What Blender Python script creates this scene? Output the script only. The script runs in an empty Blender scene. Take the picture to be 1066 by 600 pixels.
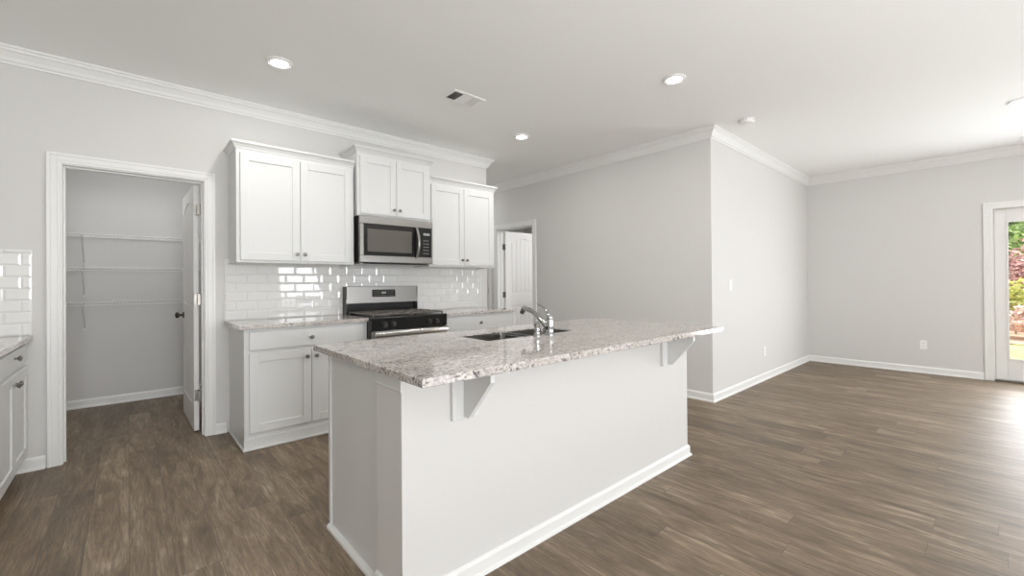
import bpy, bmesh, math, random
from mathutils import Vector, Matrix
random.seed(7)
SC = bpy.context.scene
COL = SC.collection

# ------------------------------------------------------------------ camera
A, ROLL, PIT, CAMH = 0.8425, -0.0079, 0.0048, 1.2052
F = Vector((math.cos(A)*math.cos(PIT), math.sin(A)*math.cos(PIT), math.sin(PIT)))
U = Vector((-math.cos(A)*math.sin(PIT), -math.sin(A)*math.sin(PIT), math.cos(PIT)))
R = Vector((math.sin(A), -math.cos(A), 0))
cR, sR = math.cos(ROLL), math.sin(ROLL)
R2 = R*cR + U*sR
U2 = U*cR - R*sR
cam_d = bpy.data.cameras.new('camera')
cam = bpy.data.objects.new('camera', cam_d)
COL.objects.link(cam)
M = Matrix((R2, U2, -F)).transposed().to_4x4()
M.translation = Vector((0, 0, CAMH))
cam.matrix_world = M
cam_d.sensor_width = 36
cam_d.lens = 447.9/1066*36
cam_d.shift_y = (292.7-300)/1066
cam_d.clip_start = 0.02
SC.camera = cam

YS = -5.5                     # wall behind the camera
# ------------------------------------------------------------------ view + world
SC.view_settings.view_transform = 'Standard'
SC.view_settings.look = 'None'
SC.view_settings.gamma = 1
SC.view_settings.use_curve_mapping = False
SC.view_settings.exposure = 0.0
SC.cycles.max_bounces = 14
SC.cycles.diffuse_bounces = 10
SC.cycles.glossy_bounces = 4
SC.cycles.transparent_max_bounces = 12
SC.cycles.sample_clamp_indirect = 6

W = bpy.data.worlds.new('sky'); SC.world = W
W.use_nodes = True
wn = W.node_tree
wn.nodes.clear()
wo = wn.nodes.new('ShaderNodeOutputWorld'); wb = wn.nodes.new('ShaderNodeBackground')
sky = wn.nodes.new('ShaderNodeTexSky'); sky.sky_type = 'HOSEK_WILKIE'
sky.turbidity = 8; sky.ground_albedo = 0.3; sky.sun_direction = Vector((-0.4, -0.5, 0.75)).normalized()
wmix = wn.nodes.new('ShaderNodeMixRGB'); wmix.inputs[0].default_value = 0.7
wmix.inputs[2].default_value = (0.86, 0.93, 1.0, 1)
wn.links.new(sky.outputs[0], wmix.inputs[1]); wn.links.new(wmix.outputs[0], wb.inputs[0])
wn.links.new(wb.outputs[0], wo.inputs[0])


def area(name, loc, direction, sx, sy, power, color=(1, 1, 1), parent=None, spread=math.pi):
    d = bpy.data.lights.new(name, 'AREA'); d.shape = 'RECTANGLE'; d.size = sx; d.size_y = sy
    d.energy = power; d.color = color; d.spread = spread
    o = bpy.data.objects.new(name, d); COL.objects.link(o)
    o.location = loc
    o.rotation_euler = Vector(direction).to_track_quat('-Z', 'Y').to_euler()
    return o
DAY = (0.935, 0.962, 1.0)
# daylight through unseen windows of the wall behind the camera and through the garden door
LP = dict(sl=180, sm=52, sr=3, gd=74, ul=8, uk=58, sun=7, can=7.2, bed=33, hall=5.5, pan=6, sky=2.0)
area('daylight_south_left', (0.2, YS+0.08, 1.45), (0.0, 1, 0.1), 2.0, 1.3, LP['sl'], DAY)
area('daylight_south_middle', (3.8, YS+0.08, 1.45), (0.0, 1, 0.5), 1.05, 1.3, LP['sm'], DAY)
area('daylight_south_right', (6.3, YS+0.08, 1.45), (0.0, 1, 0.5), 1.6, 1.3, LP['sr'], DAY)
area('daylight_garden_door', (7.60, -0.87, 0.95), (-1, 0, 0.0), 1.6, 1.35, LP['gd'], DAY)
# upward fill lamps added out of view to brighten the ceiling and room
area('uplight_fill_living', (4.8, -2.6, 0.25), (0, 0, 1), 4.0, 2.6, LP['ul'], (0.96, 0.972, 1.0))
area('uplight_fill_kitchen', (1.6, -1.5, 0.25), (0, 0, 1), 2.2, 2.2, LP['uk'], (0.96, 0.972, 1.0))
wb.inputs[1].default_value = LP['sky']
sun_d = bpy.data.lights.new('sun', 'SUN'); sun_d.energy = LP['sun']; sun_d.angle = 0.01; sun_d.color = (1.0, 0.95, 0.88)
sun = bpy.data.objects.new('sun', sun_d); COL.objects.link(sun)
sun.rotation_euler = Vector((0.25, 1.0, -0.85)).to_track_quat('-Z', 'Y').to_euler()

# ------------------------------------------------------------------ materials
def s2l(c):
    return tuple(((x/255)/12.92 if x/255 <= 0.04045 else ((x/255+0.055)/1.055)**2.4) for x in c)
def mat(name, rgb, rough=0.5, metal=0.0, spec=0.5, **kw):
    m = bpy.data.materials.new(name); m.use_nodes = True
    b = m.node_tree.nodes['Principled BSDF']
    b.inputs['Base Color'].default_value = (*s2l(rgb), 1)
    b.inputs['Roughness'].default_value = rough
    b.inputs['Metallic'].default_value = metal
    b.inputs['Specular IOR Level'].default_value = spec
    for k, v in kw.items():
        b.inputs[k].default_value = v
    return m
def nd(m, t, **kw):
    n = m.node_tree.nodes.new(t)
    for k, v in kw.items():
        setattr(n, k, v)
    return n
def lk(m, a, b): m.node_tree.links.new(a, b)
def math_n(m, op, a, b=None, c=None):
    n = nd(m, 'ShaderNodeMath', operation=op)
    for i, v in enumerate((a, b, c)):
        if v is None: continue
        if isinstance(v, (int, float)): n.inputs[i].default_value = v
        else: lk(m, v, n.inputs[i])
    return n.outputs[0]
def bump(m, height, strength=0.2, dist=0.002):
    b = m.node_tree.nodes['Principled BSDF']
    n = nd(m, 'ShaderNodeBump'); n.inputs['Strength'].default_value = strength; n.inputs['Distance'].default_value = dist
    lk(m, height, n.inputs['Height']); lk(m, n.outputs[0], b.inputs['Normal'])
def noise(m, vec, scale, detail=4, rough=0.55, dist=0.0):
    n = nd(m, 'ShaderNodeTexNoise'); n.inputs['Scale'].default_value = scale; n.inputs['Detail'].default_value = detail
    n.inputs['Roughness'].default_value = rough; n.inputs['Distortion'].default_value = dist
    if vec is not None: lk(m, vec, n.inputs['Vector'])
    return n.outputs[0]
def ramp(m, fac, stops):
    n = nd(m, 'ShaderNodeValToRGB'); e = n.color_ramp.elements
    while len(e) < len(stops): e.new(0.5)
    for el, (p, c) in zip(e, stops):
        el.position = p; el.color = (*c, 1) if len(c) == 3 else c
    lk(m, fac, n.inputs[0]); return n.outputs[0]
def mix(m, fac, a, b, mode='MIX'):
    n = nd(m, 'ShaderNodeMixRGB', blend_type=mode)
    for i, v in enumerate((fac, a, b)):
        if isinstance(v, (int, float)): n.inputs[i].default_value = v
        elif isinstance(v, tuple): n.inputs[i].default_value = (*v, 1)
        else: lk(m, v, n.inputs[i])
    return n.outputs[0]

def paint(name, rgb, rough, tex=0.05, scale=180):
    m = mat(name, rgb, rough)
    g = nd(m, 'ShaderNodeNewGeometry')
    bump(m, noise(m, g.outputs['Position'], scale, 3), tex, 0.001)
    return m
M_WALL = paint('wall_paint', (215, 214, 212), 0.65, 0.08)
M_CEIL = paint('ceiling_paint', (246, 247, 246), 0.8, 0.08)
M_TRIM = paint('trim_paint', (234, 234, 232), 0.38, 0.02, 60)
M_CAB = paint('cabinet_paint', (219, 220, 219), 0.35, 0.02, 60)
M_CAB_IN = mat('cabinet_interior', (205, 190, 165), 0.6)
M_DOOR = paint('door_paint', (232, 231, 229), 0.4, 0.03, 60)
M_PLASTIC = mat('white_plastic', (240, 240, 238), 0.3)
M_SLOT = mat('dark_slot', (60, 58, 56), 0.5)
M_STEEL = mat('brushed_steel', (165, 163, 160), 0.24, 1.0)
_g = nd(M_STEEL, 'ShaderNodeNewGeometry'); _mp = nd(M_STEEL, 'ShaderNodeMapping'); _mp.inputs['Scale'].default_value = (2, 2, 300)
lk(M_STEEL, _g.outputs['Position'], _mp.inputs[0]); bump(M_STEEL, noise(M_STEEL, _mp.outputs[0], 3, 2), 0.08, 0.0005)
M_SINK = mat('sink_steel', (172, 170, 167), 0.2, 1.0)
M_CHROME = mat('chrome', (178, 178, 178), 0.07, 1.0)
M_NICKEL = mat('satin_nickel', (140, 136, 130), 0.28, 1.0)
M_BLACK = mat('black_enamel', (22, 22, 23), 0.2)
M_DGLASS = mat('dark_glass', (28, 27, 26), 0.06)
M_DSTEEL = mat('dark_metal', (72, 70, 68), 0.4, 0.6)
M_IRON = mat('cast_iron', (92, 87, 81), 0.38)
M_DISPLAY = mat('display_glass', (20, 20, 21), 0.3, 0, 0.2)
M_MARK = mat('pale_marking', (170, 170, 168), 0.5)
M_MESH = mat('microwave_mesh_window', (98, 94, 89), 0.12)
M_WIRE = mat('white_wire', (235, 235, 233), 0.35)
M_GROUT = mat('tile_grout', (222, 221, 218), 0.8)
M_TILE = mat('glazed_tile', (231, 231, 229), 0.025, 0, 0.6)
M_BRASS = mat('dark_bronze', (64, 58, 52), 0.35, 0.9)

# granite
M_GRAN = mat('granite', (205, 198, 192), 0.07, 0, 0.55)
def build_granite(m):
    g = nd(m, 'ShaderNodeNewGeometry'); P = g.outputs['Position']
    mp = nd(m, 'ShaderNodeMapping'); mp.inputs['Scale'].default_value = (0.6, 1.5, 1.0); mp.inputs['Rotation'].default_value = (0, 0, 0.15)
    lk(m, P, mp.inputs[0])
    big = noise(m, mp.outputs[0], 4.0, 4, 0.6, 0.3)
    base = ramp(m, big, [(0.34, s2l((176, 166, 160))), (0.50, s2l((198, 190, 185))), (0.66, s2l((212, 206, 202)))])
    # mineral grains: random cells of grey, white and taupe
    vo = nd(m, 'ShaderNodeTexVoronoi'); vo.inputs['Scale'].default_value = 105
    dp = nd(m, 'ShaderNodeVectorMath', operation='ADD'); lk(m, P, dp.inputs[0])
    nz = nd(m, 'ShaderNodeTexNoise'); nz.inputs['Scale'].default_value = 60; lk(m, P, nz.inputs['Vector'])
    sc_ = nd(m, 'ShaderNodeVectorMath', operation='SCALE'); sc_.inputs['Scale'].default_value = 0.012; lk(m, nz.outputs[1], sc_.inputs[0]); lk(m, sc_.outputs[0], dp.inputs[1])
    lk(m, dp.outputs[0], vo.inputs['Vector'])
    cell = nd(m, 'ShaderNodeSeparateXYZ'); lk(m, vo.outputs['Color'], cell.inputs[0])
    c = mix(m, 0.50, base, ramp(m, cell.outputs[0], [(0.0, s2l((158, 150, 145))), (0.35, s2l((190, 185, 180))), (0.7, s2l((211, 208, 204))), (1.0, s2l((234, 232, 229)))]))
    # dark mica flecks, gathered in drifts
    drift = ramp(m, noise(m, mp.outputs[0], 8, 4, 0.6, 0.4), [(0.40, (0.10, 0.10, 0.10)), (0.62, (1, 1, 1))])
    mf = nd(m, 'ShaderNodeMapping'); mf.inputs['Scale'].default_value = (0.45, 1.2, 1.0); lk(m, P, mf.inputs[0])
    fl = noise(m, mf.outputs[0], 70, 4, 0.7, 0.5)
    k = math_n(m, 'MULTIPLY', ramp(m, fl, [(0.515, (0, 0, 0)), (0.58, (1, 1, 1))]), drift)
    c = mix(m, math_n(m, 'MULTIPLY', k, 0.9), c, s2l((104, 95, 90)))
    sp = ramp(m, noise(m, P, 85, 2, 0.55), [(0.59, (0, 0, 0)), (0.62, (1, 1, 1))])
    sp = math_n(m, 'MULTIPLY', sp, ramp(m, noise(m, P, 11, 3, 0.5), [(0.40, (0.25, 0.25, 0.25)), (0.58, (1, 1, 1))]))
    c = mix(m, math_n(m, 'MULTIPLY', sp, 0.9), c, s2l((50, 46, 46)))
    lk(m, c, m.node_tree.nodes['Principled BSDF'].inputs['Base Color'])
build_granite(M_GRAN)

# plank floor, planks run along Y
M_FLOOR = mat('wood_plank_floor', (125, 108, 92), 0.38, 0, 0.5)
def build_floor(m):
    b = m.node_tree.nodes['Principled BSDF']
    g = nd(m, 'ShaderNodeNewGeometry'); sep = nd(m, 'ShaderNodeSeparateXYZ'); lk(m, g.outputs['Position'], sep.inputs[0])
    X, Y = sep.outputs[0], sep.outputs[1]
    PW, PL = 0.152, 1.22
    u = math_n(m, 'DIVIDE', X, PW); row = math_n(m, 'FLOOR', u)
    wn1 = nd(m, 'ShaderNodeTexWhiteNoise', noise_dimensions='1D'); lk(m, row, wn1.inputs['W'])
    v = math_n(m, 'ADD', math_n(m, 'DIVIDE', Y, PL), wn1.outputs[0]); colm = math_n(m, 'FLOOR', v)
    cmb = nd(m, 'ShaderNodeCombineXYZ'); lk(m, row, cmb.inputs[0]); lk(m, colm, cmb.inputs[1])
    wn2 = nd(m, 'ShaderNodeTexWhiteNoise', noise_dimensions='2D'); lk(m, cmb.outputs[0], wn2.inputs['Vector'])
    rnd = wn2.outputs[0]
    # per-plank grain coordinates
    off = nd(m, 'ShaderNodeVectorMath', operation='SCALE'); lk(m, wn2.outputs[1], off.inputs[0]); off.inputs['Scale'].default_value = 37
    add = nd(m, 'ShaderNodeVectorMath', operation='ADD'); lk(m, g.outputs['Position'], add.inputs[0]); lk(m, off.outputs[0], add.inputs[1])
    mp = nd(m, 'ShaderNodeMapping'); mp.inputs['Scale'].default_value = (7.0, 1.0, 1.0); lk(m, add.outputs[0], mp.inputs[0])
    gr = noise(m, mp.outputs[0], 2.3, 7, 0.62, 1.1)
    mp2 = nd(m, 'ShaderNodeMapping'); mp2.inputs['Scale'].default_value = (85.0, 4.0, 1.0); lk(m, add.outputs[0], mp2.inputs[0])
    fine = noise(m, mp2.outputs[0], 2.0, 4, 0.6, 0.2)
    mp3 = nd(m, 'ShaderNodeMapping'); mp3.inputs['Scale'].default_value = (3.4, 1.0, 1.0); lk(m, add.outputs[0], mp3.inputs[0])
    patch = noise(m, mp3.outputs[0], 1.7, 3, 0.5, 0.6)
    rings = math_n(m, 'FRACT', math_n(m, 'MULTIPLY', noise(m, mp3.outputs[0], 1.2, 2, 0.4, 0.8), 17))
    c = ramp(m, gr, [(0.30, s2l((86, 70, 54))), (0.44, s2l((120, 103, 84))), (0.56, s2l((138, 121, 101))), (0.72, s2l((176, 161, 139)))])
    c = mix(m, ramp(m, patch, [(0.36, (0.45, 0.45, 0.45)), (0.60, (0, 0, 0))]), c, s2l((84, 69, 54)))
    c = mix(m, ramp(m, rings, [(0.0, (0.22, 0.22, 0.22)), (0.14, (0, 0, 0)), (0.86, (0, 0, 0)), (1.0, (0.22, 0.22, 0.22))]), c, s2l((150, 136, 118)))
    # knots
    kn = nd(m, 'ShaderNodeTexVoronoi'); kn.inputs['Scale'].default_value = 1.0
    mk = nd(m, 'ShaderNodeMapping'); mk.inputs['Scale'].default_value = (5.2, 2.1, 1.0); lk(m, add.outputs[0], mk.inputs[0])
    wob = nd(m, 'ShaderNodeVectorMath', operation='ADD'); lk(m, mk.outputs[0], wob.inputs[0])
    nw = nd(m, 'ShaderNodeTexNoise'); nw.inputs['Scale'].default_value = 2.2; nw.inputs['Detail'].default_value = 5; lk(m, mk.outputs[0], nw.inputs['Vector'])
    ws = nd(m, 'ShaderNodeVectorMath', operation='SCALE'); ws.inputs['Scale'].default_value = 0.5; lk(m, nw.outputs[1], ws.inputs[0]); lk(m, ws.outputs[0], wob.inputs[1])
    lk(m, wob.outputs[0], kn.inputs['Vector'])
    c = mix(m, ramp(m, kn.outputs['Distance'], [(0.04, (0.65, 0.65, 0.65)), (0.16, (0.25, 0.25, 0.25)), (0.30, (0, 0, 0))]), c, s2l((66, 52, 40)))
    c = mix(m, ramp(m, fine, [(0.38, (0.68, 0.68, 0.68)), (0.60, (0, 0, 0))]), c, s2l((88, 75, 61)))
    tone = ramp(m, rnd, [(0.0, (0.92, 0.92, 0.90)), (0.5, (1.12, 1.12, 1.10)), (1.0, (1.36, 1.37, 1.36))])
    c = mix(m, 1.0, c, tone, 'MULTIPLY')
    # gaps
    fu = math_n(m, 'FRACT', u); du = math_n(m, 'MULTIPLY', math_n(m, 'MINIMUM', fu, math_n(m, 'SUBTRACT', 1.0, fu)), PW)
    fv = math_n(m, 'FRACT', v); dv = math_n(m, 'MULTIPLY', math_n(m, 'MINIMUM', fv, math_n(m, 'SUBTRACT', 1.0, fv)), PL)
    gap = math_n(m, 'LESS_THAN', math_n(m, 'MINIMUM', du, dv), 0.0013)
    c = mix(m, math_n(m, 'MULTIPLY', gap, 0.5), c, s2l((52, 44, 38)))
    lk(m, c, b.inputs['Base Color'])
    rr = math_n(m, 'MULTIPLY_ADD', fine, 0.15, 0.40); lk(m, rr, b.inputs['Roughness'])
    h = math_n(m, 'SUBTRACT', math_n(m, 'MULTIPLY', fine, 0.25), gap)
    bump(m, h, 0.18, 0.0015)
build_floor(M_FLOOR)

def glass_mat():
    m = bpy.data.materials.new('window_glass'); m.use_nodes = True; nt = m.node_tree; nt.nodes.clear()
    o = nt.nodes.new('ShaderNodeOutputMaterial'); mx = nt.nodes.new('ShaderNodeMixShader')
    t = nt.nodes.new('ShaderNodeBsdfTransparent'); gl = nt.nodes.new('ShaderNodeBsdfGlossy'); gl.inputs['Roughness'].default_value = 0.02
    fr = nt.nodes.new('ShaderNodeFresnel'); fr.inputs[0].default_value = 1.45
    nt.links.new(fr.outputs[0], mx.inputs[0]); nt.links.new(t.outputs[0], mx.inputs[1]); nt.links.new(gl.outputs[0], mx.inputs[2])
    nt.links.new(mx.outputs[0], o.inputs[0]); return m
M_GLASS = glass_mat()
def emis(name, rgb, s):
    m = bpy.data.materials.new(name); m.use_nodes = True; b = m.node_tree.nodes['Principled BSDF']
    b.inputs['Base Color'].default_value = (0.9, 0.9, 0.9, 1)
    b.inputs['Emission Color'].default_value = (*rgb, 1); b.inputs['Emission Strength'].default_value = s
    return m
M_LAMP = emis('lamp_lens', (1, 0.985, 0.96), 9.0 if LP['can'] else 0.0)

# ------------------------------------------------------------------ mesh helpers
class MB:
    """collects shapes in one bmesh; M maps local (u, w, v) to the world"""
    def __init__(s, M=None): s.bm = bmesh.new(); s.M = M or Matrix.Identity(4)
    def _fin(s, vs):
        for v in vs: v.co = s.M @ v.co
    def box(s, x0, x1, y0, y1, z0, z1, bev=0.0, seg=1):
        x0, x1 = min(x0, x1), max(x0, x1); y0, y1 = min(y0, y1), max(y0, y1); z0, z1 = min(z0, z1), max(z0, z1)
        r = bmesh.ops.create_cube(s.bm, size=1.0)['verts']
        for v in r:
            v.co = Vector(((x0+x1)/2 + v.co.x*(x1-x0), (y0+y1)/2 + v.co.y*(y1-y0), (z0+z1)/2 + v.co.z*(z1-z0)))
        if bev > 0:
            es = list({e for v in r for e in v.link_edges})
            out = bmesh.ops.bevel(s.bm, geom=es, offset=bev, segments=seg, affect='EDGES', profile=0.5)
            r = list({v for f in out['faces'] for v in f.verts} | {v for v in r if v.is_valid})
        s._fin(r); return s
    def cyl(s, p0, p1, r0, r1=None, n=20, caps=True):
        r1 = r0 if r1 is None else r1
        p0, p1 = Vector(p0), Vector(p1); d = p1-p0
        q = d.to_track_quat('Z', 'Y').to_matrix().to_4x4(); q.translation = (p0+p1)/2
        r = bmesh.ops.create_cone(s.bm, cap_ends=caps, segments=n, radius1=r0, radius2=r1, depth=d.length, matrix=q)['verts']
        s._fin(r); return s
    def lathe(s, pts, centre, axis='z', n=24):
        """pts: (radius, height) along the axis"""
        ring = []
        for (rad, h) in pts:
            vs = []
            for i in range(n):
                a = 2*math.pi*i/n
                p = Vector((rad*math.cos(a), rad*math.sin(a), h))
                if axis == '-y': p = Vector((p.x, -p.z, p.y))
                elif axis == '+x': p = Vector((p.z, p.x, p.y))
                elif axis == '-x': p = Vector((-p.z, -p.x, p.y))
                elif axis == '-z': p = Vector((p.x, -p.y, -p.z))
                vs.append(s.bm.verts.new(Vector(centre)+p))
            ring.append(vs)
        for a, b in zip(ring, ring[1:]):
            for i in range(n):
                s.bm.faces.new((a[i], a[(i+1) % n], b[(i+1) % n], b[i]))
        s.bm.faces.new(list(reversed(ring[0]))); s.bm.faces.new(ring[-1])
        s._fin([v for r in ring for v in r]); return s
    def tube(s, pts, rad, n=10):
        pts = [Vector(p) for p in pts]
        rads = rad if isinstance(rad, (list, tuple)) else [rad]*len(pts)
        rings = []; up = None
        for i, p in enumerate(pts):
            t = (pts[min(i+1, len(pts)-1)]-pts[max(i-1, 0)]).normalized()
            if up is None: up = t.orthogonal().normalized()
            up = (up - t*up.dot(t)).normalized(); sd = t.cross(up)
            rings.append([s.bm.verts.new(p + (up*math.cos(2*math.pi*k/n)+sd*math.sin(2*math.pi*k/n))*rads[i]) for k in range(n)])
        for a, b in zip(rings, rings[1:]):
            for k in range(n): s.bm.faces.new((a[k], a[(k+1) % n], b[(k+1) % n], b[k]))
        s.bm.faces.new(list(reversed(rings[0]))); s.bm.faces.new(rings[-1])
        s._fin([v for r in rings for v in r]); return s
    def prism(s, poly, a0, a1, plane='xz'):
        """poly of 2D points extruded along the missing axis from a0 to a1"""
        def P(p, a):
            return Vector({'xz': (p[0], a, p[1]), 'yz': (a, p[0], p[1]), 'xy': (p[0], p[1], a)}[plane])
        va = [s.bm.verts.new(P(p, a0)) for p in poly]; vb = [s.bm.verts.new(P(p, a1)) for p in poly]
        n = len(poly)
        s.bm.faces.new(va); s.bm.faces.new(list(reversed(vb)))
        for i in range(n): s.bm.faces.new((va[i], vb[i], vb[(i+1) % n], va[(i+1) % n]))
        s._fin(va+vb); return s
    def sweep(s, path, prof, zb, closed=False):
        """path: 2D points (wall line), prof: (offset to the right of travel, z). mitred."""
        path = [Vector(p) for p in path]; n = len(path); rings = []
        for i, p in enumerate(path):
            def nrm(a, b):
                d = (b-a).normalized(); return Vector((d.y, -d.x))
            ns = []
            if i > 0: ns.append(nrm(path[i-1], p))
            if i < n-1: ns.append(nrm(p, path[i+1]))
            if len(ns) == 2:
                m = (ns[0]+ns[1]); m = m/ (m.length_squared) * 2 * 1.0
                m = (ns[0]+ns[1])/(1+ns[0].dot(ns[1]))
            else: m = ns[0]
            rings.append([s.bm.verts.new(Vector((p.x+m.x*o, p.y+m.y*o, zb+z))) for (o, z) in prof])
        k = len(prof)
        for a, b in zip(rings, rings[1:]):
            for j in range(k): s.bm.faces.new((a[j], a[(j+1) % k], b[(j+1) % k], b[j]))
        s.bm.faces.new(rings[0]); s.bm.faces.new(list(reversed(rings[-1])))
        s._fin([v for r in rings for v in r]); return s
    def build(s, name, material, parent=None, smooth=False):
        bmesh.ops.recalc_face_normals(s.bm, faces=s.bm.faces)
        off = Vector((0, 0, 0)); p = parent
        while p is not None: off += p.location; p = p.parent
        me = bpy.data.meshes.new(name)
        origin = Vector((0, 0, 0))
        if parent is None and s.bm.verts:
            xs = [v.co for v in s.bm.verts]
            lo = Vector([min(c[i] for c in xs) for i in range(3)]); hi = Vector([max(c[i] for c in xs) for i in range(3)])
            origin = Vector(((lo.x+hi.x)/2, (lo.y+hi.y)/2, lo.z)); off = origin
        for v in s.bm.verts: v.co -= off
        if smooth:
            for f in s.bm.faces: f.smooth = True
        s.bm.to_mesh(me); s.bm.free()
        if smooth:
            try: me.set_sharp_from_angle(angle=math.radians(35))
            except Exception: pass
        me.materials.append(material)
        o = bpy.data.objects.new(name, me); COL.objects.link(o); o.location = origin
        if parent is not None: o.parent = parent
        return o

def thing(name, label, cat, loc, group=None):
    o = bpy.data.objects.new(name, None); COL.objects.link(o); o.location = loc; o.empty_display_size = 0.1
    o['label'] = label; o['category'] = cat
    if group: o['group'] = group
    return o
def tag(o, label, cat, group=None):
    o['label'] = label; o['category'] = cat
    if group: o['group'] = group
    return o
def struct(o):
    o['kind'] = 'structure'; return o
def sempty(name, loc):
    o = bpy.data.objects.new(name, None); COL.objects.link(o); o.location = loc; o.empty_display_size = 0.1
    o['kind'] = 'structure'; return o

# ------------------------------------------------------------------ room numbers
ZC = 2.743
YA, YAb = 4.21, 4.33          # kitchen back wall (front, rear face)
XAe = 3.338                   # its free end
XB = 4.351                    # hall side wall
YC = 1.879                    # wall facing the windows
XD = 7.666                    # garden door wall
XL = -1.13                    # left wall

# ------------------------------------------------------------------ structure
struct(MB().box(XL-0.3, XD+0.15, YS-0.3, 7.2, -0.12, 0).build('floor', M_FLOOR))
struct(MB().box(XL-0.3, XD+0.15, YS-0.3, 7.2, ZC, ZC+0.12).build('ceiling', M_CEIL))
DX0, DX1, DH = -0.333, 0.452, 2.036          # pantry clear opening
J = 0.019
wb_ = MB()
wb_.box(XL, DX0-J, YA, YAb, 0, ZC); wb_.box(DX1+J, XAe, YA, YAb, 0, ZC); wb_.box(DX0-J, DX1+J, YA, YAb, DH+J, ZC)
struct(wb_.build('wall_kitchen', M_WALL))
# pantry shell
struct(MB().box(-0.82, -0.72, YAb, 6.03, 0, ZC).build('wall_pantry_left', M_WALL))
struct(MB().box(1.05, 1.15, YAb, 6.03, 0, ZC).build('wall_pantry_right', M_WALL))
struct(MB().box(-0.82, 1.15, 6.03, 6.13, 0, ZC).build('wall_pantry_back', M_WALL))
# hall and side wall with door opening
BY0, BY1, BH = 4.43, 5.205, 2.036
b = MB(); b.box(XB, XB+0.12, YC, BY0-J, 0, ZC); b.box(XB, XB+0.12, BY1+J, 5.426, 0, ZC); b.box(XB, XB+0.12, BY0-J, BY1+J, BH+J, ZC)
b.box(XB, XB+0.12, 6.26, 7.0, 0, ZC); b.box(XB, XB+0.12, 5.426, 6.26, BH+J, ZC)
struct(b.build('wall_hall_right', M_WALL))
struct(MB().box(1.15, 6.9, 7.0, 7.1, 0, ZC).build('wall_hall_end', M_WALL))
struct(MB().box(3.2, XAe, YAb, 7.0, 0, ZC).build('wall_hall_left', M_WALL))
struct(MB().box(6.6, 6.7, YC+0.12, 7.0, 0, ZC).build('wall_bedroom', M_WALL))
struct(MB().box(XB+0.12, XD+0.12, YC, YC+0.12, 0, ZC).build('wall_living', M_WALL))
GY0, GY1, GH = -1.83, 0.005, 2.036
b = MB(); b.box(XD, XD+0.12, GY1+J, YC, 0, ZC); b.box(XD, XD+0.12, YS-0.12, GY0-J, 0, ZC); b.box(XD, XD+0.12, GY0-J, GY1+J, GH+J, ZC)
struct(b.build('wall_garden', M_WALL))
struct(MB().box(XL-0.12, XL, YS-0.12, 7.1, 0, ZC).build('wall_left', M_WALL))
# wall behind the camera with three windows, all unseen, placed as daylight sources
WINS = [(-0.8, 1.2), (3.25, 4.35), (5.5, 7.1)]; WZ0, WZ1 = 0.85, 2.15
b = MB(); x = XL
for (a0, a1) in WINS:
    b.box(x, a0, YS-0.12, YS, 0, ZC); b.box(a0, a1, YS-0.12, YS, 0, WZ0); b.box(a0, a1, YS-0.12, YS, WZ1, ZC); x = a1
b.box(x, XD, YS-0.12, YS, 0, ZC)
struct(b.build('wall_windows', M_WALL))
for i, (a0, a1) in enumerate(WINS):
    w = sempty(f'window_{i+1}', ((a0+a1)/2, YS, WZ0))
    f = MB(); t = 0.05
    for (q0, q1) in ((a0, a0+t), (a1-t, a1), ((a0+a1)/2-t/2, (a0+a1)/2+t/2)): f.box(q0, q1, YS-0.09, YS-0.03, WZ0, WZ1, 0.003)
    for (z0, z1) in ((WZ0, WZ0+t), (WZ1-t, WZ1), ((WZ0+WZ1)/2-0.02, (WZ0+WZ1)/2+0.02)): f.box(a0+t, a1-t, YS-0.088, YS-0.032, z0, z1, 0.003)
    f.build('window_frame', M_TRIM, w)
    MB().box(a0+t, a1-t, YS-0.064, YS-0.058, WZ0+t, WZ1-t).build('pane', M_GLASS, w)
    c = MB()
    for (q0, q1) in ((a0-0.07, a0), (a1, a1+0.07)): c.box(q0, q1, YS, YS+0.018, WZ0-0.07, WZ1+0.07, 0.004)
    c.box(a0, a1, YS, YS+0.018, WZ1, WZ1+0.07, 0.004)
    c.build('window_casing', M_TRIM, w)
    MB().box(a0-0.09, a1+0.09, YS-0.03, YS+0.05, WZ0-0.03, WZ0, 0.004).build('window_sill', M_TRIM, w)

# crown moulding
CP = [(0, -0.105), (0.010, -0.105), (0.014, -0.092), (0.022, -0.086), (0.030, -0.066), (0.048, -0.040), (0.060, -0.030), (0.064, -0.018), (0.073, -0.014), (0.073, 0), (0, 0)]
def crown(name, path): return struct(MB().sweep(path, CP, ZC-0.0005).build(name, M_TRIM))
crown('trim_1', [(XL, YA), (XAe, YA), (XAe, 6.9)][:2] + [(XAe, 6.9)])
crown('trim_2', [(XB, 7.0), (XB, YC), (XD, YC), (XD, YS)])
# baseboards
BP = [(0, 0), (0.022, 0), (0.022, 0.008), (0.018, 0.017), (0.0125, 0.020), (0.0125, 0.068), (0.009, 0.078), (0.004, 0.085), (0, 0.085)]
def base(name, path, h=1.0): return struct(MB().sweep(path, [(o, z*h) for o, z in BP], 0.0002).build(name, M_TRIM))
base('baseboard_kitchen_left', [(-0.58, YA), (-0.413, YA)])
base('baseboard_kitchen_middle', [(0.5185, YA), (0.6, YA)])
base('baseboard_kitchen_end', [(3.2, YA), (XAe, YA), (XAe, 6.99)])
base('baseboard_hall_right', [(XB, 4.35), (XB, YC), (XD, YC), (XD, GY1+0.085)])
base('baseboard_garden', [(XD, GY0-0.09), (XD, YS), (XL, YS)])
base('baseboard_pantry', [(-0.72, 6.03), (1.05, 6.03), (1.05, 4.34)])

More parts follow.
